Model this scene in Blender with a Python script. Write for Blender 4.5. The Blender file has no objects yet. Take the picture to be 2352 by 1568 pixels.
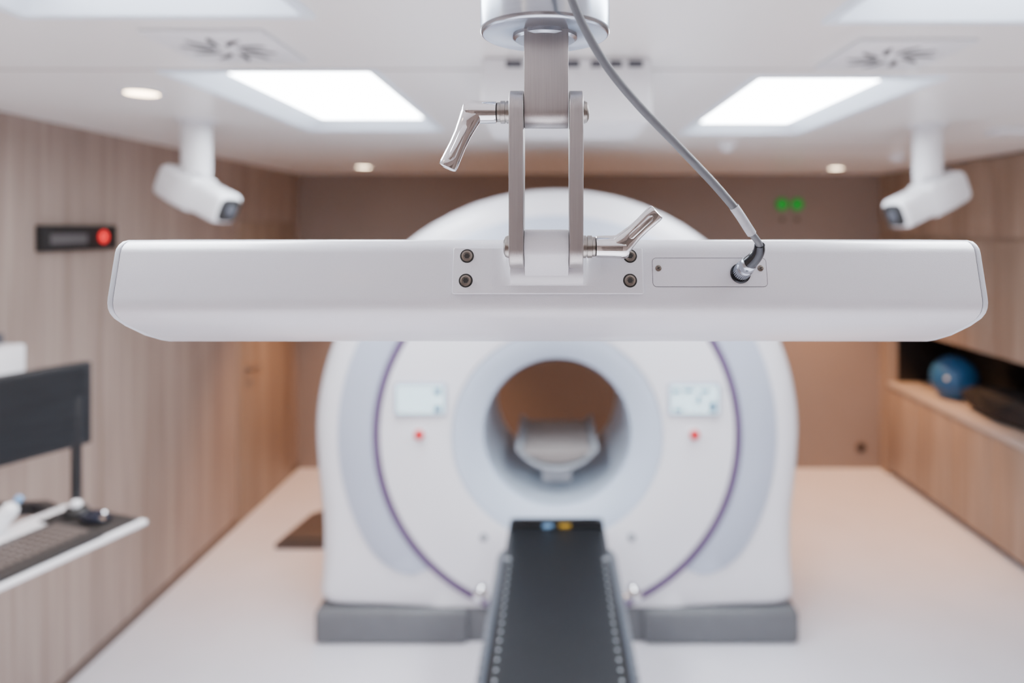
import bpy, bmesh, math, random
from mathutils import Vector, Matrix
random.seed(4)
H=2.056; F=1568.0; CEIL=2.519; BACK=5.85; LW=-2.19; RW=3.35; CABX=2.79
col=bpy.context.scene.collection
def at(px,py,D): return Vector(((px-1272)*D/F, D, H-(py-524)*D/F))
def lin(c):
    return tuple(((v/255)/12.92 if v/255<=.04045 else ((v/255+.055)/1.055)**2.4) for v in c)
# ---------- materials ----------
MATS={}
def M(name,rgb,rough=.5,metal=0,var=.04,scale=(15,15,15),bump=0,coat=0,emit=0,ecol=None,spec=.5):
    if name in MATS: return MATS[name]
    m=bpy.data.materials.new(name); m.use_nodes=True; nt=m.node_tree; b=nt.nodes['Principled BSDF']
    c=lin(rgb)
    tc=nt.nodes.new('ShaderNodeTexCoord'); mp=nt.nodes.new('ShaderNodeMapping'); nz=nt.nodes.new('ShaderNodeTexNoise'); cr=nt.nodes.new('ShaderNodeValToRGB')
    mp.inputs['Scale'].default_value=scale; nz.inputs['Scale'].default_value=1; nz.inputs['Detail'].default_value=4
    nt.links.new(tc.outputs['Object'],mp.inputs[0]); nt.links.new(mp.outputs[0],nz.inputs['Vector']); nt.links.new(nz.outputs['Fac'],cr.inputs[0])
    cr.color_ramp.elements[0].position=.3; cr.color_ramp.elements[1].position=.7
    cr.color_ramp.elements[0].color=tuple(min(1,v*(1-var)) for v in c)+(1,)
    cr.color_ramp.elements[1].color=tuple(min(1,v*(1+var)) for v in c)+(1,)
    nt.links.new(cr.outputs[0],b.inputs['Base Color'])
    b.inputs['Roughness'].default_value=rough; b.inputs['Metallic'].default_value=metal
    b.inputs['Coat Weight'].default_value=coat; b.inputs['Coat Roughness'].default_value=.15; b.inputs['Specular IOR Level'].default_value=spec
    if bump:
        bp=nt.nodes.new('ShaderNodeBump'); bp.inputs['Strength'].default_value=bump; bp.inputs['Distance'].default_value=.0005
        nt.links.new(nz.outputs['Fac'],bp.inputs['Height']); nt.links.new(bp.outputs[0],b.inputs['Normal'])
    if emit:
        b.inputs['Emission Color'].default_value=tuple(lin(ecol or rgb))+(1,); b.inputs['Emission Strength'].default_value=emit
    MATS[name]=m; return m
def WOOD(name,dark,light,sc=(34,34,1.1),rough=.45):
    if name in MATS: return MATS[name]
    m=bpy.data.materials.new(name); m.use_nodes=True; nt=m.node_tree; b=nt.nodes['Principled BSDF']
    tc=nt.nodes.new('ShaderNodeTexCoord')
    def nz(s,d,dist=0):
        mp=nt.nodes.new('ShaderNodeMapping'); mp.inputs['Scale'].default_value=s
        n=nt.nodes.new('ShaderNodeTexNoise'); n.inputs['Scale'].default_value=1; n.inputs['Detail'].default_value=d; n.inputs['Distortion'].default_value=dist
        nt.links.new(tc.outputs['Object'],mp.inputs[0]); nt.links.new(mp.outputs[0],n.inputs['Vector']); return n
    a=nz(sc,6,.3); c=nz((sc[0]/5,sc[1]/5,sc[2]/4),3)
    mx=nt.nodes.new('ShaderNodeMath'); mx.operation='ADD'; nt.links.new(a.outputs['Fac'],mx.inputs[0]); nt.links.new(c.outputs['Fac'],mx.inputs[1])
    h=nt.nodes.new('ShaderNodeMath'); h.operation='MULTIPLY'; h.inputs[1].default_value=.5; nt.links.new(mx.outputs[0],h.inputs[0])
    cr=nt.nodes.new('ShaderNodeValToRGB'); cr.color_ramp.elements[0].position=.36; cr.color_ramp.elements[1].position=.62
    cr.color_ramp.elements[0].color=lin(dark)+(1,); cr.color_ramp.elements[1].color=lin(light)+(1,)
    nt.links.new(h.outputs[0],cr.inputs[0]); nt.links.new(cr.outputs[0],b.inputs['Base Color'])
    b.inputs['Roughness'].default_value=rough; MATS[name]=m; return m
m_floor=M('floor_vinyl',(230,229,237),.38,var=.03,scale=(3,3,3))
m_ceil=M('ceiling_panel_paint',(245,243,241),.3,var=.01,scale=(2,2,2))
m_back=M('back_wall_paint',(142,127,120),.5,var=.03,scale=(2,2,2))
m_wood=WOOD('wall_wood_laminate',(139,121,112),(171,154,144))
m_wood2=WOOD('cabinet_wood_laminate',(138,120,107),(170,151,136))
m_wood3=WOOD('dark_wood_laminate',(84,70,62),(112,96,86))
m_dark=M('dark_gap',(45,38,35),.6)
m_white=M('white_plastic',(234,235,239),.35,var=.01)
m_white2=M('white_gantry_cover',(235,235,241),.3,var=.01,scale=(2,2,2),coat=.2)
m_band=M('pale_grey_panel',(184,193,211),.35,var=.02,scale=(2,2,2))
m_purple=M('purple_trim',(100,78,116),.4)
m_bore=M('bore_blue_grey',(198,211,229),.4,var=.02,scale=(2,2,2))
m_tube=M('bore_liner',(184,196,210),.3,var=.02,scale=(2,2,2))
m_plinth=M('plinth_grey',(100,102,106),.5)
m_black=M('black_vinyl',(20,22,25),.5,var=.2,scale=(60,60,60),bump=.3,spec=.25)
m_rail=M('table_rail_grey',(66,74,84),.35,metal=.3)
m_bar=M('bar_white_powder_coat',(210,211,219),.32,var=.02,scale=(1500,1500,1500),bump=.25,coat=.35)
m_cap=M('bar_cap_paint',(196,202,212),.35,var=.01)
m_alu=M('brushed_aluminium',(164,160,160),.36,metal=.85,var=.06,scale=(1500,1500,25),bump=.15)
m_alu2=M('satin_aluminium',(176,184,196),.22,metal=.92,var=.03,scale=(30,30,900))
m_chrome=M('chrome',(212,212,215),.05,metal=1,var=.01)
m_steel=M('steel',(150,146,142),.28,metal=1,var=.05,scale=(900,200,200))
m_cable=M('grey_cable_jacket',(96,100,106),.5,var=.04,scale=(300,300,300))
m_sleeve=M('cable_sleeve',(170,174,182),.45,var=.06,scale=(300,300,300))
m_boot=M('black_chrome_boot',(50,52,56),.15,metal=.8)
m_seam=M('seam_dark',(70,72,80),.6)
m_scr=M('screw_dark_steel',(120,112,105),.3,metal=.9)
m_hole=M('socket_black',(25,24,24),.6)
m_screen=M('screen_glow',(200,228,236),.3,emit=1.0)
m_icon=M('screen_icon_blue',(50,105,140),.3,emit=.25)
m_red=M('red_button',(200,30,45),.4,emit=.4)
m_redl=M('red_lamp',(235,35,40),.4,emit=1.2)
m_green=M('green_lamp',(0,140,40),.4,emit=.55)
m_pane=M('light_diffuser',(255,255,255),.5,emit=29,ecol=(243,249,255))
m_frame=M('light_frame_added_glow',(222,234,248),.4,var=.01,emit=.22)  # faint emission added to whiten the frame; only the diffuser is the lamp
m_warm=M('downlight_glow',(255,236,210),.5,emit=20,ecol=(255,226,190))
m_mon=M('monitor_black',(26,27,30),.4)
m_monscr=M('monitor_screen',(26,29,33),.35,var=.3,scale=(6,6,60))
m_key=M('keyboard_dark',(36,33,32),.5)
m_keycap=M('keycap_brown_grey',(98,88,83),.5)
m_tray=M('tray_white',(226,224,226),.4)
m_blue=M('blue_ball',(30,88,138),.45)
m_yel=M('yellow_tab',(180,140,30),.5)
m_bluetab=M('blue_tab',(120,160,200),.5)
m_grey=M('grey_plastic',(150,155,162),.45)
m_mat=M('dark_tray_plastic',(84,74,71),.6)
# ---------- mesh helpers ----------
WL={}
def mk(name,bm,mat,parent=None,angle=35,label=None):
    bmesh.ops.remove_doubles(bm,verts=bm.verts,dist=1e-6)
    bmesh.ops.recalc_face_normals(bm,faces=bm.faces)
    xs=[v.co for v in bm.verts]
    c=Vector([(min(v[i] for v in xs)+max(v[i] for v in xs))/2 for i in range(3)])
    for v in bm.verts: v.co-=c
    me=bpy.data.meshes.new(name); bm.to_mesh(me); bm.free()
    me.polygons.foreach_set('use_smooth',[True]*len(me.polygons)); me.set_sharp_from_angle(angle=math.radians(angle))
    me.materials.append(mat); o=bpy.data.objects.new(name,me); col.objects.link(o); o.location=c; WL[o.name]=c
    if parent is not None:
        o.parent=parent; o.matrix_parent_inverse=Matrix.Translation(-WL[parent.name])
    if label: o['label']=label
    return o
def thing(name,loc,label,cat,group=None):
    e=bpy.data.objects.new(name,None); e.empty_display_size=.05; col.objects.link(e); e.location=loc; WL[e.name]=Vector(loc)
    e['label']=label; e['category']=cat
    if group: e['group']=group
    return e
def tag(o,label,cat): o['label']=label; o['category']=cat; return o
def struct(o): o['kind']='structure'; return o
def bev(bm,off,seg=2,ang=30):
    if off<=0: return
    es=[e for e in bm.edges if len(e.link_faces)==2 and e.calc_face_angle(0)>math.radians(ang)]
    bmesh.ops.bevel(bm,geom=es,offset=off,segments=seg,affect='EDGES',profile=.5,clamp_overlap=True)
def box(name,x0,x1,y0,y1,z0,z1,mat,parent=None,b=0,seg=2,M4=None,label=None):
    bm=bmesh.new(); bmesh.ops.create_cube(bm,size=1)
    for v in bm.verts: v.co=Vector(((x0+x1)/2+v.co.x*(x1-x0),(y0+y1)/2+v.co.y*(y1-y0),(z0+z1)/2+v.co.z*(z1-z0)))
    bev(bm,b,seg)
    if M4: bmesh.ops.transform(bm,matrix=M4,verts=bm.verts)
    return mk(name,bm,mat,parent,label=label)
def prism(name,pts,a0,a1,axis,mat,parent=None,b=0,seg=2,M4=None,label=None,ang=30):
    """pts 2D; axis 'x': pts=(y,z); 'y': pts=(x,z); 'z': pts=(x,y)"""
    bm=bmesh.new()
    def P(p,a): return Vector((a,p[0],p[1])) if axis=='x' else Vector((p[0],a,p[1])) if axis=='y' else Vector((p[0],p[1],a))
    v0=[bm.verts.new(P(p,a0)) for p in pts]; v1=[bm.verts.new(P(p,a1)) for p in pts]; n=len(pts)
    bm.faces.new(v0); bm.faces.new(v1[::-1])
    for i in range(n): bm.faces.new((v0[i],v1[i],v1[(i+1)%n],v0[(i+1)%n]))
    bmesh.ops.recalc_face_normals(bm,faces=bm.faces)
    bev(bm,b,seg,ang)
    if M4: bmesh.ops.transform(bm,matrix=M4,verts=bm.verts)
    return mk(name,bm,mat,parent,label=label)
def rrect(x0,x1,y0,y1,r,n=6):
    out=[]
    for cx,cy,a in ((x1-r,y1-r,0),(x0+r,y1-r,90),(x0+r,y0+r,180),(x1-r,y0+r,270)):
        for i in range(n+1):
            t=math.radians(a+90*i/n); out.append((cx+r*math.cos(t),cy+r*math.sin(t)))
    return out
def lathe(name,prof,org,axis,mat,parent=None,n=48,label=None,ang=35,cap=True):
    """prof list (r,h) along axis"""
    bm=bmesh.new(); ax=Vector(axis).normalized(); q=ax.to_track_quat('Z','Y').to_matrix(); rings=[]
    for r,h in prof:
        rings.append([bm.verts.new(Vector(org)+q@Vector((r*math.cos(2*math.pi*i/n),r*math.sin(2*math.pi*i/n),h))) for i in range(n)])
    for a,b2 in zip(rings,rings[1:]):
        for i in range(n): bm.faces.new((a[i],a[(i+1)%n],b2[(i+1)%n],b2[i]))
    if cap: bm.faces.new(rings[0][::-1]); bm.faces.new(rings[-1])
    return mk(name,bm,mat,parent,ang,label)
def cyl(name,p0,p1,r,mat,parent=None,b=None,n=40,label=None):
    p0=Vector(p0);p1=Vector(p1);L=(p1-p0).length
    if b is None: b=r*.12
    b=min(b,L*.4)
    return lathe(name,[(r-b,0),(r-b*.3,b*.3),(r,b),(r,L-b),(r-b*.3,L-b*.3),(r-b,L)],p0,p1-p0,mat,parent,n,label)
def cat(pts,sub=8):
    P=[2*pts[0]-pts[1]]+list(pts)+[2*pts[-1]-pts[-2]]; out=[]
    for i in range(1,len(P)-2):
        for k in range(sub):
            t=k/sub; a,b2,c,d=P[i-1],P[i],P[i+1],P[i+2]
            out.append(.5*((2*b2)+(c-a)*t+(2*a-5*b2+4*c-d)*t*t+(3*b2-a-3*c+d)*t**3))
    out.append(pts[-1]); return out
def beam(name,pts,dims,mat,parent=None,up=(0,-1,0),n=24,power=2,label=None,ang=40):
    """loft superellipse sections along pts; dims (a,b) half sizes: a sideways, b along 'up'"""
    bm=bmesh.new(); rings=[]; up=Vector(up)
    for i,p in enumerate(pts):
        t=(pts[min(i+1,len(pts)-1)]-pts[max(i-1,0)]).normalized()
        s=t.cross(up)
        if s.length<1e-3: s=t.cross(Vector((1,0,0)))
        s.normalize(); u=s.cross(t).normalized(); a,b2=dims[i]; r=[]
        for k in range(n):
            th=2*math.pi*k/n; c,sn=math.cos(th),math.sin(th)
            r.append(bm.verts.new(p+s*(a*math.copysign(abs(c)**(2/power),c))+u*(b2*math.copysign(abs(sn)**(2/power),sn))))
        rings.append(r)
    for a,b2 in zip(rings,rings[1:]):
        for i in range(n): bm.faces.new((a[i],a[(i+1)%n],b2[(i+1)%n],b2[i]))
    bm.faces.new(rings[0][::-1]); bm.faces.new(rings[-1])
    return mk(name,bm,mat,parent,ang,label)
def tube(name,pts,r,mat,parent=None,sub=8,n=16,label=None,r2=None):
    c=cat([Vector(p) for p in pts],sub); N=len(c)
    return beam(name,c,[((r+( (r2 or r)-r)*i/(N-1)),)*2 for i in range(N)],mat,parent,n=n,label=label)
def loft(name,rings,mat,parent=None,closed=True,label=None,ang=35,cap=False,M4=None):
    bm=bmesh.new(); R=[[bm.verts.new(p) for p in r] for r in rings]; n=len(rings[0])
    for a,b2 in zip(R,R[1:]):
        for i in range(n if closed else n-1): bm.faces.new((a[i],a[(i+1)%n],b2[(i+1)%n],b2[i]))
    if cap: bm.faces.new(R[0][::-1]); bm.faces.new(R[-1])
    if M4: bmesh.ops.transform(bm,matrix=M4,verts=bm.verts)
    return mk(name,bm,mat,parent,ang,label)
# ---------- structure ----------
# opening rectangle, then diffuser rectangle
lights=[((-1.14,-.54,2.01,3.21),(-1.05,-.585,2.10,3.10)),((.63,1.18,2.10,3.32),(.69,1.10,2.19,3.22)),
        ((-1.14,-.54,.27,1.47),(-1.05,-.585,.36,1.40)),((.62,1.18,.30,1.51),(.68,1.10,.39,1.44))]
Y0=-1.9
struct(box('floor',LW-.1,RW+.1,Y0,BACK+.1,-.1,0,m_floor))
LO=[l[0] for l in lights]
xs=sorted({LW-.1,RW+.1}|{l[0] for l in LO}|{l[1] for l in LO}); ys=sorted({Y0,BACK+.1}|{l[2] for l in LO}|{l[3] for l in LO})
bm=bmesh.new()
for i in range(len(xs)-1):
    for j in range(len(ys)-1):
        cx0=(xs[i]+xs[i+1])/2; cy0=(ys[j]+ys[j+1])/2
        if any(l[0]<cx0<l[1] and l[2]<cy0<l[3] for l in LO): continue
        bm.faces.new([bm.verts.new((a,b2,CEIL)) for a,b2 in ((xs[i],ys[j]),(xs[i+1],ys[j]),(xs[i+1],ys[j+1]),(xs[i],ys[j+1]))])
struct(mk('ceiling',bm,m_ceil))
struct(box('wall_left',LW-.1,LW,Y0,BACK+.1,0,CEIL,m_wood))
struct(box('wall_back',LW,RW,BACK,BACK+.1,0,CEIL,m_back))
struct(box('wall_right',RW,RW+.1,Y0,BACK+.1,0,CEIL,m_wood2))
struct(box('wall_front',LW,RW,Y0-.1,Y0,0,CEIL,m_wood))
struct(box('door_2',-.2,.8,Y0,Y0+.02,.01,2.1,m_wood3,b=.003))
for i,(a,b2,c,d) in enumerate([(LW,CABX,1.985,1.991),(LW,-1.16,1.0,1.005),(1.2,CABX,3.9,3.905)]):
    struct(box('trim_%d'%(i+1),a,b2,c,d,CEIL-.002,CEIL-.0002,M('panel_joint',(170,162,156),.6)))
struct(box('baseboard_left',LW,LW+.006,Y0,BACK,0,.05,M('skirting',(100,86,78),.5)))
d1=struct(box('door_1',LW,LW+.008,4.72,5.68,.01,2.1,WOOD('door_wood_laminate',(136,116,102),(168,148,132)),b=.002))
cyl('door_rosette',(LW+.008,4.85,1.05),(LW+.02,4.85,1.05),.026,m_steel,d1)
beam('door_lever',[Vector((LW+.02,4.85,1.05)),Vector((LW+.055,4.85,1.05)),Vector((LW+.06,4.87,1.05)),Vector((LW+.06,4.96,1.05))],[(.009,.009)]*4,m_steel,d1,up=(0,0,1))
# ---------- cabinets ----------
yb=[3.00,3.90,4.80,5.70]
for i in range(3):
    y0,y1=yb[i]+.001,yb[i+1]-.001
    c=thing('base_cabinet',(3.07,(y0+y1)/2,0),'low wood laminate cabinet unit under the pale worktop','cabinet','low wood cabinets along the wall')
    box('body',CABX+.022,RW-.002,y0,y1,.09,.735,m_wood2,c)
    box('toe_kick',CABX+.06,RW-.1,y0,y1,0,.09,m_dark,c)
    for k in range(2):
        ym=(y0+y1)/2
        box('door',CABX,CABX+.02,(y0,ym)[k]+.002,(ym,y1)[k]-.002,.055,.73,m_wood2,c,b=.001)
    u=thing('wall_cabinet',(3.07,(y0+y1)/2,1.245),'tall wood laminate wall cabinet reaching the ceiling','cabinet','wood wall cabinets above the worktop')
    box('body',CABX+.022,RW-.002,y0,y1,1.245,CEIL-.002,m_wood2,u)
    for z0,z1 in ((1.247,1.985),(1.995,CEIL-.02)):
        for k in range(2):
            ym=(y0+y1)/2
            box('door',CABX,CABX+.02,(y0,ym)[k]+.002,(ym,y1)[k]-.002,z0,z1,m_wood2,u,b=.001)
f=tag(box('cabinet_end_panel',CABX,RW-.002,5.702,BACK-.001,0,CEIL-.002,m_wood2),'wood laminate filler panel closing the cabinet run at the wall','cabinet panel')
w=thing('worktop',(3.07,4.35,.735),'pale worktop over the low wood cabinets','worktop')
box('slab',CABX-.01,RW-.002,3.0,5.70,.737,.775,M('worktop_laminate',(182,172,166),.4),w,b=.003)
box('backsplash',RW-.03,RW-.004,3.0,5.70,.776,1.243,M('backsplash_black',(34,30,30),.3),w,label='black backsplash')
box('side_splash',CABX+.08,RW-.032,5.685,5.70,.776,1.243,M('backsplash_black',(34,30,30),.3),w,label='black side splash')
bm=bmesh.new(); bmesh.ops.create_uvsphere(bm,u_segments=40,v_segments=24,radius=.17)
for v in bm.verts:
    v.co.x*=.95
    if v.co.z<-.15: v.co.z=-.15
bl=thing('exercise_ball',(3.02,5.15,.776),'blue rubber ball resting on the worktop','ball')
bmesh.ops.translate(bm,verts=bm.verts,vec=(3.02,5.15,.927)); mk('shell',bm,m_blue,bl)
lathe('valve',[(.0,0),(.014,.001),(.014,.006),(.004,.008)],(2.895,5.03,.95),(-.7,-.7,.12),m_white,bl,n=16)
bg=thing('equipment_bag',(3.0,4.45,.776),'soft black equipment bag lying on the worktop','bag')
pts=[Vector((3.02,4.9-.1*k,.776+.10)) for k in range(9)]
beam('body',pts,[(.10,.03),(.13,.075),(.14,.09),(.15,.10),(.15,.10),(.14,.098),(.13,.09),(.12,.08),(.09,.04)],M('bag_fabric',(26,26,30),.7,var=.2),bg,up=(0,0,1),power=3)
tube('strap',[(2.93,4.75,.95),(2.87,4.65,.93),(2.85,4.5,.87),(2.88,4.35,.93),(2.94,4.28,.95)],.012,m_hole,bg)
bn=thing('instrument_box',(2.98,3.8,.776),'light grey plastic instrument box on the worktop','box')
box('body',2.86,3.1,3.72,3.95,.776,.87,m_grey,bn,b=.012)
box('lid',2.85,3.11,3.71,3.96,.871,.895,m_band,bn,b=.008)
# ---------- ceiling lights ----------
def rect(r,z): x0,x1,y0,y1=r; return [Vector((x0,y0,z)),Vector((x1,y0,z)),Vector((x1,y1,z)),Vector((x0,y1,z))]
for o_,p_ in lights:
    x0,x1,y0,y1=o_
    L=thing('ceiling_light_panel',((x0+x1)/2,(y0+y1)/2,CEIL),'recessed rectangular white LED light panel in the ceiling','ceiling light','recessed light panels')
    e=.02; big=(x0-e,x1+e,y0-e,y1+e)
    loft('frame',[rect(big,CEIL-.001),rect(big,CEIL-.006),rect((x0+.004,x1-.004,y0+.004,y1-.004),CEIL-.006),rect(p_,CEIL+.04),rect(p_,CEIL+.055),rect(big,CEIL+.055),rect(big,CEIL+.002)],m_frame,L,ang=10,label='sloped pale frame with added faint glow')
    box('diffuser',p_[0]+.0005,p_[1]-.0005,p_[2]+.0005,p_[3]-.0005,CEIL+.036,CEIL+.050,m_pane,L)
# ---------- downlights and added fill spots ----------
for x,y,en,cl,sz in ((-1.394,2.31,25,(1,.6,.36),100),(-1.42,5.1,230,(1,.5,.22),84),(2.15,5.2,300,(1,.5,.22),84),(-.75,-.6,480,(1,.97,.96),88),(.8,-.6,480,(1,.97,.96),88),(-1.5,.2,240,(1,.97,.96),88),(1.7,.2,240,(1,.97,.96),88)):  # neutral white entries are unseen, added to bounce floor light onto the bar
    L=thing('downlight_and_added_fill',(x,y,CEIL),'small round recessed downlight with a warm white glow; unseen ones are added fill','downlight','round downlights')
    lathe('trim_ring',[(.05,.0),(.072,.0),(.072,.004),(.068,.008),(.052,.008),(.05,.0)],(x,y,CEIL-.0005),(0,0,-1),m_white,L,cap=False)
    lathe('lens',[(.055,0),(.055,.006)],(x,y,CEIL-.001),(0,0,-1),m_warm,L)
    ld=bpy.data.lights.new('downlight_and_fill_beam','SPOT'); ld.energy=en; ld.color=cl; ld.spot_size=math.radians(sz); ld.spot_blend=.8; ld.shadow_soft_size=.05
    lo=bpy.data.objects.new('downlight_and_fill_beam',ld); lo.location=(x,y,CEIL-.03); col.objects.link(lo)
# ---------- vents ----------
for x,y,rot in ((-.82,1.725,0),(.89,1.806,.2)):
    V=thing('air_diffuser',(x,y,CEIL),'square white ceiling air diffuser with swirl slots','air vent','swirl air diffusers')
    box('plate',x-.145,x+.145,y-.145,y+.145,CEIL-.012,CEIL-.001,m_white,V,b=.002)
    lathe('hub',[(.022,0),(.02,.004)],(x,y,CEIL-.012),(0,0,-1),m_white,V,n=24)
    for k in range(10):
        a=rot+2*math.pi*k/10
        pts=[Vector((x+rr*math.cos(a+.5*(rr-.03)*8),y+rr*math.sin(a+.5*(rr-.03)*8),CEIL-.0135)) for rr in (.034,.055,.085,.11)]
        beam('slot',pts,[(.003,.0012),(.0075,.0012),(.008,.0012),(.002,.0012)],m_hole,V,up=(0,0,1),n=10)
# small ceiling devices
for x,y in ((.94,3.7),(2.16,4.3)):
    S=thing('smoke_detector',(x,y,CEIL),'small round white smoke detector on the ceiling','smoke detector','smoke detectors')
    lathe('base',[(.055,0),(.055,.012),(.05,.016)],(x,y,CEIL-.0005),(0,0,-1),m_white,S)
    lathe('sensor_head',[(.04,0),(.038,.018),(.026,.03),(.01,.032)],(x,y,CEIL-.0165),(0,0,-1),m_white,S)
E=thing('emergency_light',(2.14,3.17,CEIL),'small white ceiling emergency light with green indicator','emergency light')
box('housing',2.04,2.26,3.1,3.24,CEIL-.03,CEIL-.001,m_white,E,b=.006)
box('indicator',2.17,2.24,3.095,3.1,CEIL-.026,CEIL-.008,m_green,E)
# ceiling box
PB=thing('ceiling_equipment_box',(.02,2.0,CEIL),'white suspended equipment box with dark connector ports','equipment box')
box('housing',-.195,.265,1.84,2.22,CEIL-.175,CEIL-.001,m_white,PB,b=.012,seg=3)
for a,b2 in ((-.13,-.085),(.02,.07),(.10,.13),(.15,.185),(.2,.24)): box('port',a,b2,1.834,1.8399,CEIL-.03,CEIL-.012,m_seam,PB,b=.002)
# ---------- ceiling surveillance cameras ----------
def cam_unit(cx,D,sgn,p_back,p_front,label):
    C=thing('ceiling_camera',(cx,D,CEIL),label,'camera','ceiling cameras')
    lathe('mount_plate',[(.085,0),(.085,.008),(.07,.014)],(cx,D,CEIL-.0005),(0,0,-1),m_white,C)
    cyl('column',(cx,D,CEIL-.014),(cx,D,CEIL-.235),.060,m_white,C,b=.006)
    b0=at(*p_back,D+.04); f0=at(*p_front,D-.05); d=f0-b0
    ps=[b0+d*t for t in (0,.02,.06,.3,.55,.58,.94,.985,1)]
    B=beam('camera_body',ps,[(.055,.055),(.064,.064),(.070,.070),(.074,.076),(.074,.076),(.066,.066),(.066,.066),(.062,.062),(.057,.056)],m_white,C,up=(0,0,1),power=5,n=32)
    q=d.normalized()
    beam('lens_window',[f0,f0+q*.008],[(.052,.050)]*2,m_hole,B,up=(0,0,1),power=4)
    lathe('lens_ring',[(.02,0),(.026,.001),(.026,.009),(.02,.011)],f0+q*.006,q,m_seam,B,n=24)
    cyl('knuckle',(cx-.05,D,CEIL-.235),(cx+.05,D,CEIL-.235),.038,m_white,C)
    tube('cable',[Vector((cx-sgn*.05,D+.02,CEIL-.2)),Vector((cx-sgn*.13,D+.03,CEIL-.21)),Vector((cx-sgn*.17,D+.04,CEIL-.26)),b0+Vector((0,0,.03))],.006,m_grey,C)
cam_unit(-1.525,2.915,1,(386,410),(524,482),'white ceiling camera on a short column aimed down at the table')
cam_unit(1.665,3.04,-1,(2200,424),(2056,494),'white ceiling camera on a short column tilted toward the table')
# ---------- left wall indicator ----------
I=thing('wall_indicator_panel',(LW,3.13,2.0),'black wall display strip with a glowing red lamp','indicator panel')
box('housing',LW,LW+.03,2.88,3.38,1.955,2.07,m_hole,I,b=.005)
box('display_window',LW+.03,LW+.032,2.93,3.16,1.985,2.03,M('display_grey',(96,94,96),.3),I)
cyl('lamp',(LW+.03,3.27,2.015),(LW+.04,3.27,2.015),.030,m_redl,I)
# ---------- green lamps + switches on back wall ----------
for x in (1.953,2.083):
    G=thing('green_signal_lamp',(x,BACK,2.26),'round green signal lamp lit on the taupe wall','signal lamp','green signal lamps')
    cyl('bezel',(x,BACK,2.26),(x,BACK-.012,2.26),.056,m_dark,G)
    lathe('lens',[(.053,0),(.050,.01),(.03,.02),(.008,.024)],(x,BACK-.012,2.26),(0,-1,0),m_green,G)
    S=thing('wall_switch',(x,BACK,2.14),'small beige round switch below a green lamp','switch','small wall switches')
    cyl('plate',(x,BACK,2.13),(x,BACK-.008,2.13),.024,M('switch_beige',(120,106,98),.5),S); cyl('button',(x,BACK-.008,2.13),(x,BACK-.014,2.13),.012,m_dark,S)
S=thing('wall_socket',(2.63,BACK,.18),'small dark round wall socket near the floor','wall socket')
cyl('plate',(2.63,BACK,.18),(2.63,BACK-.012,.18),.045,M('socket_brown',(96,82,75),.5),S); cyl('insert',(2.63,BACK-.012,.18),(2.63,BACK-.016,.18),.028,m_hole,S)
# ---------- floor tray ----------
T=thing('floor_cable_cover',(-1.55,4.6,0),'low dark brown wedge-shaped floor cover beside the scanner','floor cover')
prism('base',[(-1.79,4.37),(-1.2,4.37),(-1.2,5.0),(-1.5,5.0),(-1.72,4.8)],0,.04,'z',m_mat,T,b=.008)
prism('lid',[(-1.76,4.40),(-1.23,4.40),(-1.23,4.97),(-1.49,4.97),(-1.70,4.79)],.041,.06,'z',m_mat,T,b=.006)
# ---------- gantry ----------
GX,GZ=.017,1.03; GR=1.222
def xsz(z):
    tb=[(-1,1.212),(.17,1.212),(.25,1.195),(.39,1.182),(.6,1.185),(.85,1.212),(1.03,GR)]
    for (a,b2),(c,d) in zip(tb,tb[1:]):
        if a<=z<=c: return b2+(d-b2)*(z-a)/(c-a)
    return GR
def inside(x,z):
    return x*x+(z-GZ)**2<GR*GR if z>=GZ else (abs(x)<xsz(z) and z>.165)
NN=288; TH=[2*math.pi*i/NN for i in range(NN)]
def orad(t):
    lo,hi=.2,2
    for _ in range(40):
        m=(lo+hi)/2
        if inside(m*math.sin(t),GZ+m*math.cos(t)): lo=m
        else: hi=m
    return lo
OR=[orad(t) for t in TH]
for _ in range(3): OR=[(OR[i-1]+2*OR[i]+OR[(i+1)%NN])/4 for i in range(NN)]
def ring(r,D): return [Vector((GX+r*math.sin(t),D,GZ+r*math.cos(t))) for t in TH]
G=thing('scanner_gantry',(GX,3.8,0),'large round white scanner gantry with purple ring and grey plinth','medical scanner')
def oring(ins,D):
    out=[]
    for o,t in zip(OR,TH):
        down=max(0,-math.cos(t)-.55)/.45
        i2=ins*(1-.9*min(1,down*1.6)); r=o-i2
        out.append(Vector((GX+r*math.sin(t),D,GZ+r*math.cos(t))))
    return out
def mring(D):
    return [Vector((GX+min(.90,o-.004)*math.sin(t),D,GZ+min(.90,o-.004)*math.cos(t))) for o,t in zip(OR,TH)]
loft('outer_shell',[ring(.5,3.43),mring(3.43),mring(3.395),oring(.11,3.395),oring(.07,3.40),oring(.035,3.415),oring(.012,3.44),oring(0,3.48),oring(0,4.0),oring(.02,4.1),oring(.08,4.17),ring(.6,4.2),ring(.37,4.2)],m_white2,G)
loft('front_cover',[ring(.880,3.44),ring(.880,3.385),ring(.872,3.375),ring(.7,3.365),ring(.54,3.362),ring(.525,3.366),ring(.52,3.38),ring(.52,3.44)],m_white2,G,label='white round front cover')
TR=[ring(.882,3.42),ring(.882,3.380),ring(.887,3.376),ring(.911,3.376),ring(.916,3.380),ring(.916,3.42)]
for r in TR:
    for p in r: p.z=max(p.z,.168)
loft('ring_trim',TR,m_purple,G,label='purple ring trim')
loft('bore_flare',[ring(.52,3.44),ring(.519,3.372),ring(.505,3.372),ring(.46,3.39),ring(.41,3.41),ring(.375,3.435),ring(.365,3.47)],m_bore,G,label='pale blue flared bore entrance')
loft('bore_liner',[ring(.365,3.45),ring(.365,4.22),ring(.40,4.24),ring(.40,3.6)],m_tube,G)
a0=math.radians(136); nb=160; sec=[]
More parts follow.
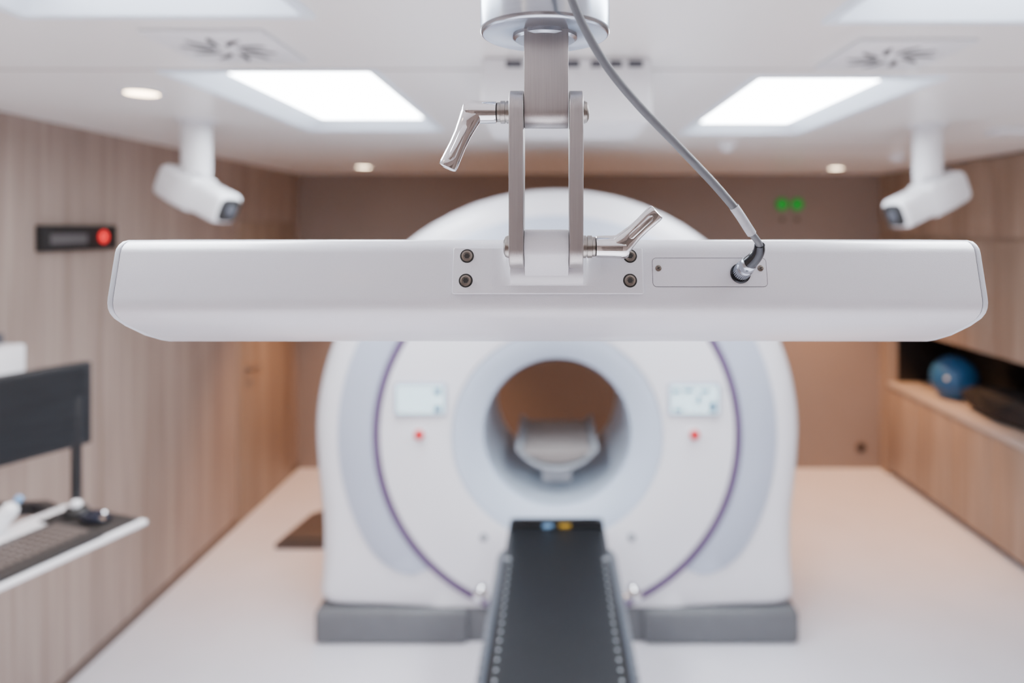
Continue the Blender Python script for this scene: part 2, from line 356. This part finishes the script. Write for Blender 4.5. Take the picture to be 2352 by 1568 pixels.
for rr,D in ((.918,3.40),(.918,3.388),(.923,3.384),(1.083,3.384),(1.09,3.388),(1.09,3.40)):
    row=[]
    for i in range(nb+1):
        t=-a0+2*a0*i/nb; e=min(1,(a0-abs(t))/.30); r2=.918+(rr-.918)*math.sqrt(max(0.0001,1-(1-e)**2))
        row.append(Vector((GX+r2*math.sin(t),D,GZ+r2*math.cos(t))))
    sec.append(row)
loft('side_panel_band',sec,m_band,G,closed=False,label='pale blue-grey curved panel band')
for x0,x1 in ((-1.185,-.42),(.44,1.215)):
    box('plinth',x0,x1,3.36,4.1,0,.172,m_plinth,G,b=.03,seg=4,label='grey plinth')
box('plinth_bridge',-.43,.45,3.39,4.08,0,.168,m_plinth,G,b=.01)
for sx,icons in ((-.655,[(.085,.04,.03,.03),(.085,-.045,.035,.03)]),(.69,[(.09,-.035,.03,.05),(-.09,.04,.03,.02),(-.03,.045,.05,.015),(.05,.04,.04,.015),(-.08,-.05,.04,.015),(.02,.0,.015,.04)])):
    z=1.215
    S=prism('touch_screen',rrect(sx-.13,sx+.13,z-.08,z+.08,.012),3.350,3.362,'y',m_band,G,b=.002)
    box('display',sx-.115,sx+.115,3.348,3.3498,z-.068,z+.068,m_screen,S)
    for a,b2,c,d in icons: box('icon',sx+a-c/2,sx+a+c/2,3.346,3.3478,z+b2-d/2,z+b2+d/2,m_icon,S)
for x in (-.66,.69):
    cyl('emergency_button_base',(x,3.366,1.045),(x,3.352,1.045),.034,m_white,G); lathe('emergency_button',[(.018,0),(.025,.004),(.025,.014),(.014,.02)],(x,3.352,1.045),(0,-1,0),m_red,G,n=24,label='red emergency stop button')
for x in (-.345,.383): 
    cyl('round_socket',(x,3.366,.535),(x,3.355,.535),.02,m_grey,G)
CRD=thing('bore_cradle',(GX,3.85,.7),'light grey curved patient cradle lying inside the scanner bore','patient cradle')
outer=[];inner=[]
for k in range(21):
    u=-1+2*k/20; outer.append((GX+.215*u,.925-.115*(1-abs(u)**2.4)))
    inner.append((GX+.203*u,.927-.103*(1-abs(u)**2.4)))
prism('shell',outer+inner[::-1],3.5,4.15,'y',m_grey,CRD,b=.002)
prism('pad',[(GX+.175*u,.9-.062*(1-abs(u)**2.2)) for u in [-1+k/8 for k in range(17)]],3.53,4.12,'y',M('cradle_pad',(150,143,140),.5),CRD,b=.006)
box('support_block',GX-.08,GX+.08,3.7,4.1,.68,.808,m_white,CRD,b=.01)
# ---------- patient table ----------
PT=thing('patient_table',(.015,2.0,0),'narrow black-topped patient table with rail pegs leading to the scanner bore','patient table')
TX=.013
prism('table_top',[(TX-.222,.66),(TX-.222,.675),(TX-.205,.695),(TX-.17,.70),(TX+.17,.70),(TX+.205,.695),(TX+.222,.675),(TX+.222,.66)],.85,3.13,'y',m_black,PT,b=.004)
prism('head_block',[(TX-.215,.66),(TX-.215,.712),(TX-.2,.718),(TX+.2,.718),(TX+.215,.712),(TX+.215,.66)],3.09,3.16,'y',M('head_block_black',(14,14,16),.4,spec=.3),PT,b=.004)
box('tab',-.05,-.005,3.082,3.0899,.702,.718,m_bluetab,PT,b=.002,label='pale blue tab'); box('tab',.025,.075,3.082,3.0899,.702,.718,m_yel,PT,b=.002,label='yellow tab')
for s in (-1,1):
    prism('side_rail',[(TX+s*.224,.672),(TX+s*.236,.668),(TX+s*.258,.64),(TX+s*.262,.60),(TX+s*.224,.60)],.85,2.95,'y',m_rail,PT,b=.003,label='dark grey metal side rail')
    for k in range(26):
        y=1.55+k*.05
        lathe('rail_peg',[(.007,0),(.007,.004),(.003,.006)],(TX+s*.247,y,.653),(s*.75,0,.66),m_grey,PT,n=12)
        lathe('surface_stud',[(.006,0),(.005,.002)],(TX+s*.192,y,.697),(s*.15,0,1),m_grey,PT,n=10)
    lathe('side_knob',[(.012,0),(.012,.02),(.03,.024),(.034,.035),(.032,.05),(.018,.056)],(TX+s*.26,2.58,.66),(s*.8,0,.5),m_chrome,PT,n=28,label='shiny side knob')
    box('clip',TX+s*.205-.014,TX+s*.205+.014,2.8,2.812,.694,.703,m_grey,PT,b=.002)
box('under_frame',TX-.19,TX+.19,.95,2.95,.56,.655,m_grey,PT,b=.02)
prism('pedestal',rrect(TX-.17,TX+.17,1.4,2.6,.06),.10,.56,'z',m_white2,PT,b=.01)
prism('pedestal_base',rrect(TX-.19,TX+.19,1.3,2.7,.07),.0,.10,'z',m_plinth,PT,b=.01)
# ---------- wall workstation ----------
W=thing('wall_workstation_arm',(LW,2.5,1.1),'black wall arm with mast, keyboard tray and angled monitor','workstation')
cyl('mast',(-1.79,2.56,1.0),(-1.79,2.56,1.42),.018,m_mon,W,label='black mast')
beam('wall_arm',[Vector((LW+.03,2.50,1.02)),Vector((-1.9,2.53,1.02)),Vector((-1.6,2.3,1.06)),Vector((-1.52,2.1,1.12))],[(.03,.022)]*4,m_mon,W,up=(0,0,1),power=4)
box('wall_plate',LW,LW+.03,2.4,2.6,.9,1.14,m_mon,W,b=.004)
R=Matrix.Translation((-1.885,2.36,1.395))@Matrix.Rotation(math.atan2(.478,.229),4,'Z')
mo=box('monitor',-.27,.27,-.012,.03,-.155,.155,m_mon,W,b=.006,M4=R,label='wide black monitor')
box('monitor_screen',-.255,.255,-.0145,-.0122,-.135,.142,m_monscr,mo,M4=R)
Kf=Vector((-1.248,2.1,0)); al=Vector((-.15,-.43,0)).normalized(); pe=Vector((-.94,.33,0)).normalized()
zt=1.16
R2=Matrix(((al.x,pe.x,0,Kf.x),(al.y,pe.y,0,Kf.y),(0,0,1,zt),(0,0,0,1)))
def lb(name,u0,u1,v0,v1,h0,h1,mat,par,b=0,label=None): return box(name,u0,u1,v0,v1,h0,h1,mat,par,b=b,M4=R2,label=label)
tr=lb('keyboard_tray',0,.72,0,.36,-.014,0,m_tray,W,b=.004,label='white keyboard tray')
KB=thing('keyboard',R2@Vector((.4,.12,0)),'dark computer keyboard with brown-grey keys on the tray','keyboard')
kb=lb('base',.13,.64,.012,.225,.001,.016,m_key,KB,b=.004)
bm=bmesh.new()
for i in range(21):
    for j in range(5):
        g=bmesh.ops.create_cube(bm,size=1)['verts']
        for v in g: v.co=Vector((.155+i*.022+v.co.x*.016+.002,.060+j*.028+v.co.y*.020+.004,.019+v.co.z*.006))
bmesh.ops.transform(bm,matrix=R2,verts=bm.verts); k=mk('keycaps',bm,m_keycap,KB); k['kind']='stuff'
MP=thing('mouse_pad',R2@Vector((.07,.15,0)),'dark mouse pad on the corner of the tray','mouse pad')
lb('sheet',.01,.125,.02,.3,.001,.006,m_key,MP,b=.001)
MS=thing('computer_mouse',R2@Vector((.07,.15,0)),'glossy dark blue computer mouse on its pad','computer mouse')
ps=[R2@Vector((.07,.08+.013*i,.018)) for i in range(9)]
beam('shell',ps,[(.012,.006),(.026,.012),(.031,.016),(.033,.018),(.034,.019),(.033,.018),(.030,.016),(.024,.011),(.01,.005)],M('mouse_gloss',(24,28,40),.12),MS,up=(0,0,1))
lathe('scroll_wheel',[(.011,0),(.011,.008)],R2@Vector((.066,.1,.03)),al,m_chrome,MS,n=20)
TB=thing('trackball_dish',R2@Vector((.06,.23,0)),'small black dish holding a white ball beside the mouse','trackball')
lathe('base',[(.036,0),(.036,.012),(.026,.022)],R2@Vector((.055,.235,.007)),(0,0,1),m_hole,TB,n=28)
lathe('ball',[(.002,-.002),(.012,.001),(.017,.01),(.014,.019),(.006,.024),(.001,.025)],R2@Vector((.055,.235,.026)),(0,0,1),m_white,TB,n=24)
def bottle(u,v,h,r,lean,label,mat,capm,name,catg):
    p=R2@Vector((u,v,.002)); B=thing(name,p,label,catg); ax=Vector(lean)
    lathe('body',[(r*.7,0),(r,.006),(r,h*.68),(r*.75,h*.78),(r*.35,h*.84),(r*.35,h*.9)],p,ax,mat,B,n=28)
    lathe('cap',[(r*.42,0),(r*.45,.004),(r*.45,h*.12),(r*.3,h*.15)],p+ax.normalized()*h*.88,ax,capm,B,n=24)
bottle(.24,.335,.12,.024,(.5,.35,.8),'white bottle with pale blue cap leaning on the tray',m_white,m_bluetab,'spray_bottle','bottle')
bottle(.35,.335,.10,.024,(0,0,1),'short white bottle with a red cap on the tray',m_white,m_red,'disinfectant_bottle','bottle')
HS=thing('handheld_scanner',R2@Vector((.45,.3,0)),'white handheld scanner lying on the tray','handheld scanner')
beam('handle',[R2@Vector((.38+.02*i,.28+.003*i,.02)) for i in range(7)],[(.012,.01),(.016,.015),(.017,.016),(.017,.016),(.018,.016),(.02,.017),(.02,.016)],m_white,HS,up=(0,0,1))
beam('head',[R2@Vector((.505+.014*i,.30+.004*i,.028)) for i in range(5)],[(.022,.014),(.032,.022),(.036,.024),(.034,.022),(.022,.014)],m_white,HS,up=(0,0,1),power=3)
tube('hanging_cable',[R2@Vector((.5,.1,-.022)),R2@Vector((.52,.15,-.15)),R2@Vector((.5,.2,-.3)),R2@Vector((.42,.28,-.38)),R2@Vector((.3,.36,-.2))],.007,m_white,W,label='white hanging cable')
D2=thing('wall_dispenser',(LW,2.48,1.45),'white wall-mounted dispenser box with dark top','dispenser')
box('body',LW,-2.0,2.38,2.59,1.40,1.62,m_white,D2,b=.012)
box('lid',LW,-2.06,2.40,2.56,1.622,1.665,m_seam,D2,b=.006)
# ---------- foreground tracking bar ----------
BX0,BX1=-.3141,.3055
prof=[(.572,-.0098),(.503,-.0088),(.497,-.0096),(.4925,-.0118),(.4895,-.0145),(.488,-.018),(.4842,-.033),(.4803,-.0485),(.4797,-.0525),(.4803,-.0565),(.4823,-.0602),(.4870,-.0645),(.4998,-.0717),(.524,-.0823),(.545,-.0892),(.557,-.0922),(.568,-.0936),(.578,-.0925),(.585,-.086),(.586,-.022),(.582,-.013)]
prof=[(a,H+b2) for a,b2 in prof]
TK=thing('suspended_tracking_bar',(0,.475,CEIL),'long white optical tracking bar hung from an aluminium ceiling post','optical tracking bar')
hs=prism('bar_housing',prof,BX0+.0042,BX1-.0042,'x',m_bar,TK,b=.0002,ang=60,label='long white powder-coated housing')
for a,b2 in ((BX0,BX0+.0038),(BX1-.0038,BX1)):
    prism('end_cap',prof,a,b2,'x',m_cap,hs,b=.0008,seg=3,ang=60)
ins=[(.528+(a-.528)*.99,H-.05+(z-(H-.05))*.985) for a,z in prof]
for a,b2 in ((BX0+.0037,BX0+.0043),(BX1-.0043,BX1-.0037)): prism('seam_gasket',ins,a,b2,'x',m_seam,hs)
for x in (-.25,.24):
    lathe('front_lens',[(.035,0),(.035,.006),(.03,.008)],(x,.585,H-.052),(0,1,0),m_hole,hs,n=32)
# local frame on the tilted rear face
u=Vector((0,-.245,-.969)).normalized(); Wv=-u; X=Vector((1,0,0)); Hn=X.cross(Wv)
O=Vector((0,.4876,H-.0195))
ML=Matrix(((X.x,Wv.x,Hn.x,O.x),(X.y,Wv.y,Hn.y,O.y),(X.z,Wv.z,Hn.z,O.z),(0,0,0,1)))
def wl(py):
    lo,hi=-.06,.03
    for _ in range(40):
        m=(lo+hi)/2; p=ML@Vector((0,m,0)); y=524+(H-p.z)*F/p.y
        if y>py: lo=m
        else: hi=m
    return lo
def xl(px,w): p=ML@Vector((0,w,0)); return (px-1272)*p.y/F
PT0=.0032
br=prism('mounting_bracket',rrect(xl(1041,-.01),xl(1476,-.01),wl(676),wl(571),.0014),-.0002,PT0,'z',m_bar,TK,b=.0007,seg=3,M4=ML,label='white mounting plate')
def screw(px,py,h,r,par):
    w=wl(py); x=xl(px,w); c=ML@Vector((x,w,h))
    lathe('screw_recess',[(r*1.2,0),(r*1.2,.0002)],c,Hn,m_hole,par,n=32)
    lathe('socket_screw',[(r,0),(r,.0005),(r*.92,.0011),(r*.62,.0013),(r*.55,.0007),(r*.5,.0007)],c,Hn,m_scr,par,n=32)
    lathe('hex_socket',[(r*.5,0),(r*.5,.0009)],c,Hn,m_hole,par,n=6,ang=10)
for px,py in ((1074,590),(1071,646),(1446,590),(1446,646)): screw(px,py,PT0,.0041,br)
# saddle: concave side fillets, sloping lower facet
xa,xb=xl(1174,-.01),xl(1338,-.01); fl=.0130
def sec_s(w,hh,g):
    pts=[(xa-fl*(1-math.sin(t))*g,hh*(1-math.cos(t))) for t in [math.pi/2*k/8 for k in range(9)]]
    pts+=[(xb+fl*(1-math.sin(t))*g,hh*(1-math.cos(t))) for t in [math.pi/2*k/8 for k in range(8,-1,-1)]]
    pts=[(pts[0][0],-.001)]+pts+[(pts[-1][0],-.001)]
    return [Vector((x,w,PT0+h)) for x,h in pts]
wb=wl(656); wt=wl(630)
loft('saddle',[sec_s(wb-.0006,.0004,1.05),sec_s(wb,.0012,1.0)]+[sec_s(wb+(wt-wb)*k/6,.0012+.0068*math.sin(math.pi/2*k/6),1) for k in range(1,7)]+[sec_s(wl(574),.0080,1),sec_s(wl(573),.0070,1)],m_bar,br,M4=ML,cap=True,ang=40,label='white flared saddle')
PD=.468; ZT=H+.0795; ZB=H-.0127; r0=.0145
LX=(-.0301,-.0203); RX=(.0104,.0198)
kn=[]; rk=.0118
for k in range(25):
    t=math.radians(-10+220*k/24); kn.append((PD+rk*math.cos(t),ZB+rk*math.sin(t)))
pA=ML@Vector((0,wl(640),PT0+.006)); pB=ML@Vector((0,wl(640),0)); pC=ML@Vector((0,wl(575),0))
kn=kn+[(pA.y-.003,pA.z+.002),(pA.y,pA.z),(pB.y,pB.z),(pC.y,pC.z)]
prism('lower_knuckle',kn,LX[1]+.0003,RX[0]-.0003,'x',m_bar,br,b=.0005,ang=40)
def stad(zt,zb,r):
    out=[]
    for k in range(25): t=math.pi*k/24; out.append((PD+r*math.cos(t),zt+r*math.sin(t)))
    for k in range(25): t=math.pi+math.pi*k/24; out.append((PD+r*math.cos(t),zb+r*math.sin(t)))
    return out
for a,b2 in (LX,RX): prism('link_arm',stad(ZT,ZB,r0),a,b2,'x',m_alu,TK,b=.0009,seg=3,ang=50,label='brushed aluminium link arm')
ub=[]; rb=.0112
for k in range(25): t=math.pi+math.pi*k/24; ub.append((PD+rb*math.cos(t),ZT+rb*math.sin(t)))
ub=ub+[(PD+rb,H+.14),(PD-rb,H+.14)]
prism('upper_knuckle',ub,LX[1]+.0003,RX[0]-.0006,'x',m_alu,TK,b=.0005,ang=50,label='brushed aluminium pivot block')
PC=(-.0053*1.15,.476)
lathe('ceiling_post',[(.018,0),(.0425,0),(.0438,.0006),(.0448,.002),(.045,.004),(.045,.030),(.0446,.0305),(.0446,.0315),(.045,.032),(.045,CEIL-H-.1335)],(PC[0],PC[1],H+.1335),(0,0,1),m_alu2,TK,n=96,label='round satin aluminium post')
lathe('post_collar',[(.0205,0),(.0225,.0015),(.0225,.004)],(PC[0],PC[1],H+.1305),(0,0,1),m_alu2,TK,n=64)
def bolt(x,z,s):
    lathe('pivot_bolt',[(.0078,0),(.0078,.0012),(.0070,.0030),(.0045,.0042),(.001,.0045)],(x,PD,z),(s,0,0),m_steel,TK,n=40)
bolt(RX[1],ZT,1); bolt(LX[0],ZB,-1)
def lever(x,z,s,tip,tipD):
    lathe('lever_spacer',[(.0078,0),(.0078,.0022),(.0070,.0024),(.0070,.0030),(.0078,.0032),(.0078,.0062),(.0068,.0066),(.0068,.0085)],(x,PD,z),(s,0,0),m_steel,TK,n=40)
    x1=x+s*.0085
    hub=lathe('clamping_lever',[(.0062,0),(.0074,.0008),(.0076,.002),(.0078,.012),(.0082,.017),(.0080,.0205),(.0068,.0228),(.004,.0238),(.001,.024)],(x1,PD,z),(s,0,0),m_chrome,TK,n=48,label='chrome clamping lever')
    p0=Vector((x1+s*.0165,PD-.001,z)); p1=Vector((tip[0],tipD,tip[1])); d=p1-p0
    ts=(0,.08,.2,.4,.6,.8,.93,.985,1)
    ps=[p0+d*t for t in ts]
    beam('lever_arm',ps,[(.0074,.0066),(.0076,.0066),(.0068,.0058),(.0058,.005),(.0056,.0048),(.0060,.0048),(.0062,.0048),(.0058,.0044),(.0045,.003)],m_chrome,hub,power=3.2,n=32,ang=28)
    beam('lever_rib',[p0+d*t+Vector((0,-.0048,0)) for t in (.22,.3,.6,.8,.86)],[(.0008,.0006),(.0022,.0010),(.0020,.0010),(.0022,.0010),(.0008,.0006)],m_chrome,hub,power=2.5,n=16)
lever(LX[0],ZT,-1,(-.0722,H+.0405),.462)
lever(RX[1],ZB,1,(.0700,H+.0115),.462)
w0,w1=wl(659),wl(592); x0,x1=xl(1498,-.01),xl(1761,-.01)
o=rrect(x0,x1,w0,w1,.0030); i_=rrect(x0+.00035,x1-.00035,w0+.00035,w1-.00035,.00265)
bm=bmesh.new(); A=[bm.verts.new(ML@Vector((p[0],p[1],.00012))) for p in o]; B=[bm.verts.new(ML@Vector((p[0],p[1],.00012))) for p in i_]
A0=[bm.verts.new(ML@Vector((p[0],p[1],-.0003))) for p in o]; B0=[bm.verts.new(ML@Vector((p[0],p[1],-.0003))) for p in i_]
n=len(o)
for i in range(n):
    j=(i+1)%n; bm.faces.new((A[i],A[j],B[j],B[i])); bm.faces.new((A[i],A0[i],A0[j],A[j])); bm.faces.new((B[i],B[j],B0[j],B0[i]))
mk('panel_seam',bm,m_seam,hs)
cp=prism('connector_panel',i_,-.0003,.0002,'z',m_bar,TK,M4=ML,label='small white connector cover plate')
for px,py in ((1512,616),(1746,616)):
    w=wl(py); c=ML@Vector((xl(px,w),w,.0002))
    lathe('cross_screw',[(.0022,0),(.0022,.0005),(.0014,.0009),(.0008,.0010)],c,Hn,m_scr,cp,n=24)
    for a in (0,math.pi/2):
        dx,dw=math.cos(a+.5),math.sin(a+.5)
        beam('screw_slot',[ML@Vector((xl(px,w)+dx*t,w+dw*t,.0012)) for t in (-.0012,.0012)],[(.0003,.0002)]*2,m_hole,cp,up=Hn,n=8)
# cable
wc=wl(628); cc=ML@Vector((xl(1700,wc),wc,.0002))
ctop=Vector((at(1285,-60,.412).x,.412,CEIL-.001))
path=[ctop,at(1288,-150,.412),at(1298,-60,.41),at(1314,0,.41),at(1348,75,.413),at(1398,158,.418),at(1468,243,.424),at(1560,338,.43),at(1638,420,.436),at(1688,478,.44)]
cb=tube('cable',path,.0027,m_cable,TK,sub=10,label='grey sheathed cable')
sl=tube('cable_sleeve',[at(1686,475,.4397),at(1702,498,.4415),at(1716,520,.443),at(1727,537,.4445)],.0031,m_sleeve,cb,label='light grey cable sleeve')
tube('cable_tail',[at(1724,533,.4443),at(1735,547,.4455),at(1743,560,.448),at(1744,572,.451)],.0023,m_cable,cb)
b0=at(1745,562,.449); b1=at(1722,603,.461)
bo=tube('connector_boot',[b0,at(1743,577,.4525),at(1735,590,.4565),b1],.0034,m_boot,cb,r2=.0050,label='black glossy strain relief boot')
ax=(cc-b1).normalized()
L=(cc-b1).length
lathe('connector_barrel',[(.0040,-.001),(.0052,0),(.0056,.001),(.0056,L*.3),(.0050,L*.33),(.0050,L*.42),(.0058,L*.45),(.0058,L*.85),(.0052,L*.9),(.0052,L)],b1,ax,m_alu2,cb,n=36,label='silver knurled connector')
bm=bmesh.new()
q=ax.to_track_quat('Z','Y').to_matrix()
for k in range(28):
    a=2*math.pi*k/28
    g=bmesh.ops.create_cube(bm,size=1)['verts']
    for v in g:
        p=Vector((.0058+v.co.x*.0006,v.co.y*.0006,L*.65+v.co.z*L*.36)); p=Matrix.Rotation(a,3,'Z')@p; v.co=b1+q@p
mk('knurling',bm,m_alu2,cb)
lathe('connector_flange',[(.0072,0),(.0072,.0010),(.0064,.0016),(.0055,.0016)],cc,Hn,m_boot,cp,n=40)
# ---------- world & camera ----------
wd=bpy.data.worlds.new('world'); bpy.context.scene.world=wd; wd.use_nodes=True
wd.node_tree.nodes['Background'].inputs[0].default_value=(.93,.95,1,1); wd.node_tree.nodes['Background'].inputs[1].default_value=.5
cd=bpy.data.cameras.new('camera'); cam=bpy.data.objects.new('camera',cd); col.objects.link(cam); bpy.context.scene.camera=cam
cam.location=(0,0,H); cam.rotation_euler=(math.pi/2,0,0); cd.sensor_width=36; cd.lens=24; cd.shift_x=-96/2352; cd.shift_y=-260/2352
cd.clip_start=.02; cd.clip_end=50; cd.dof.use_dof=True; cd.dof.focus_distance=.468; cd.dof.aperture_fstop=3.4
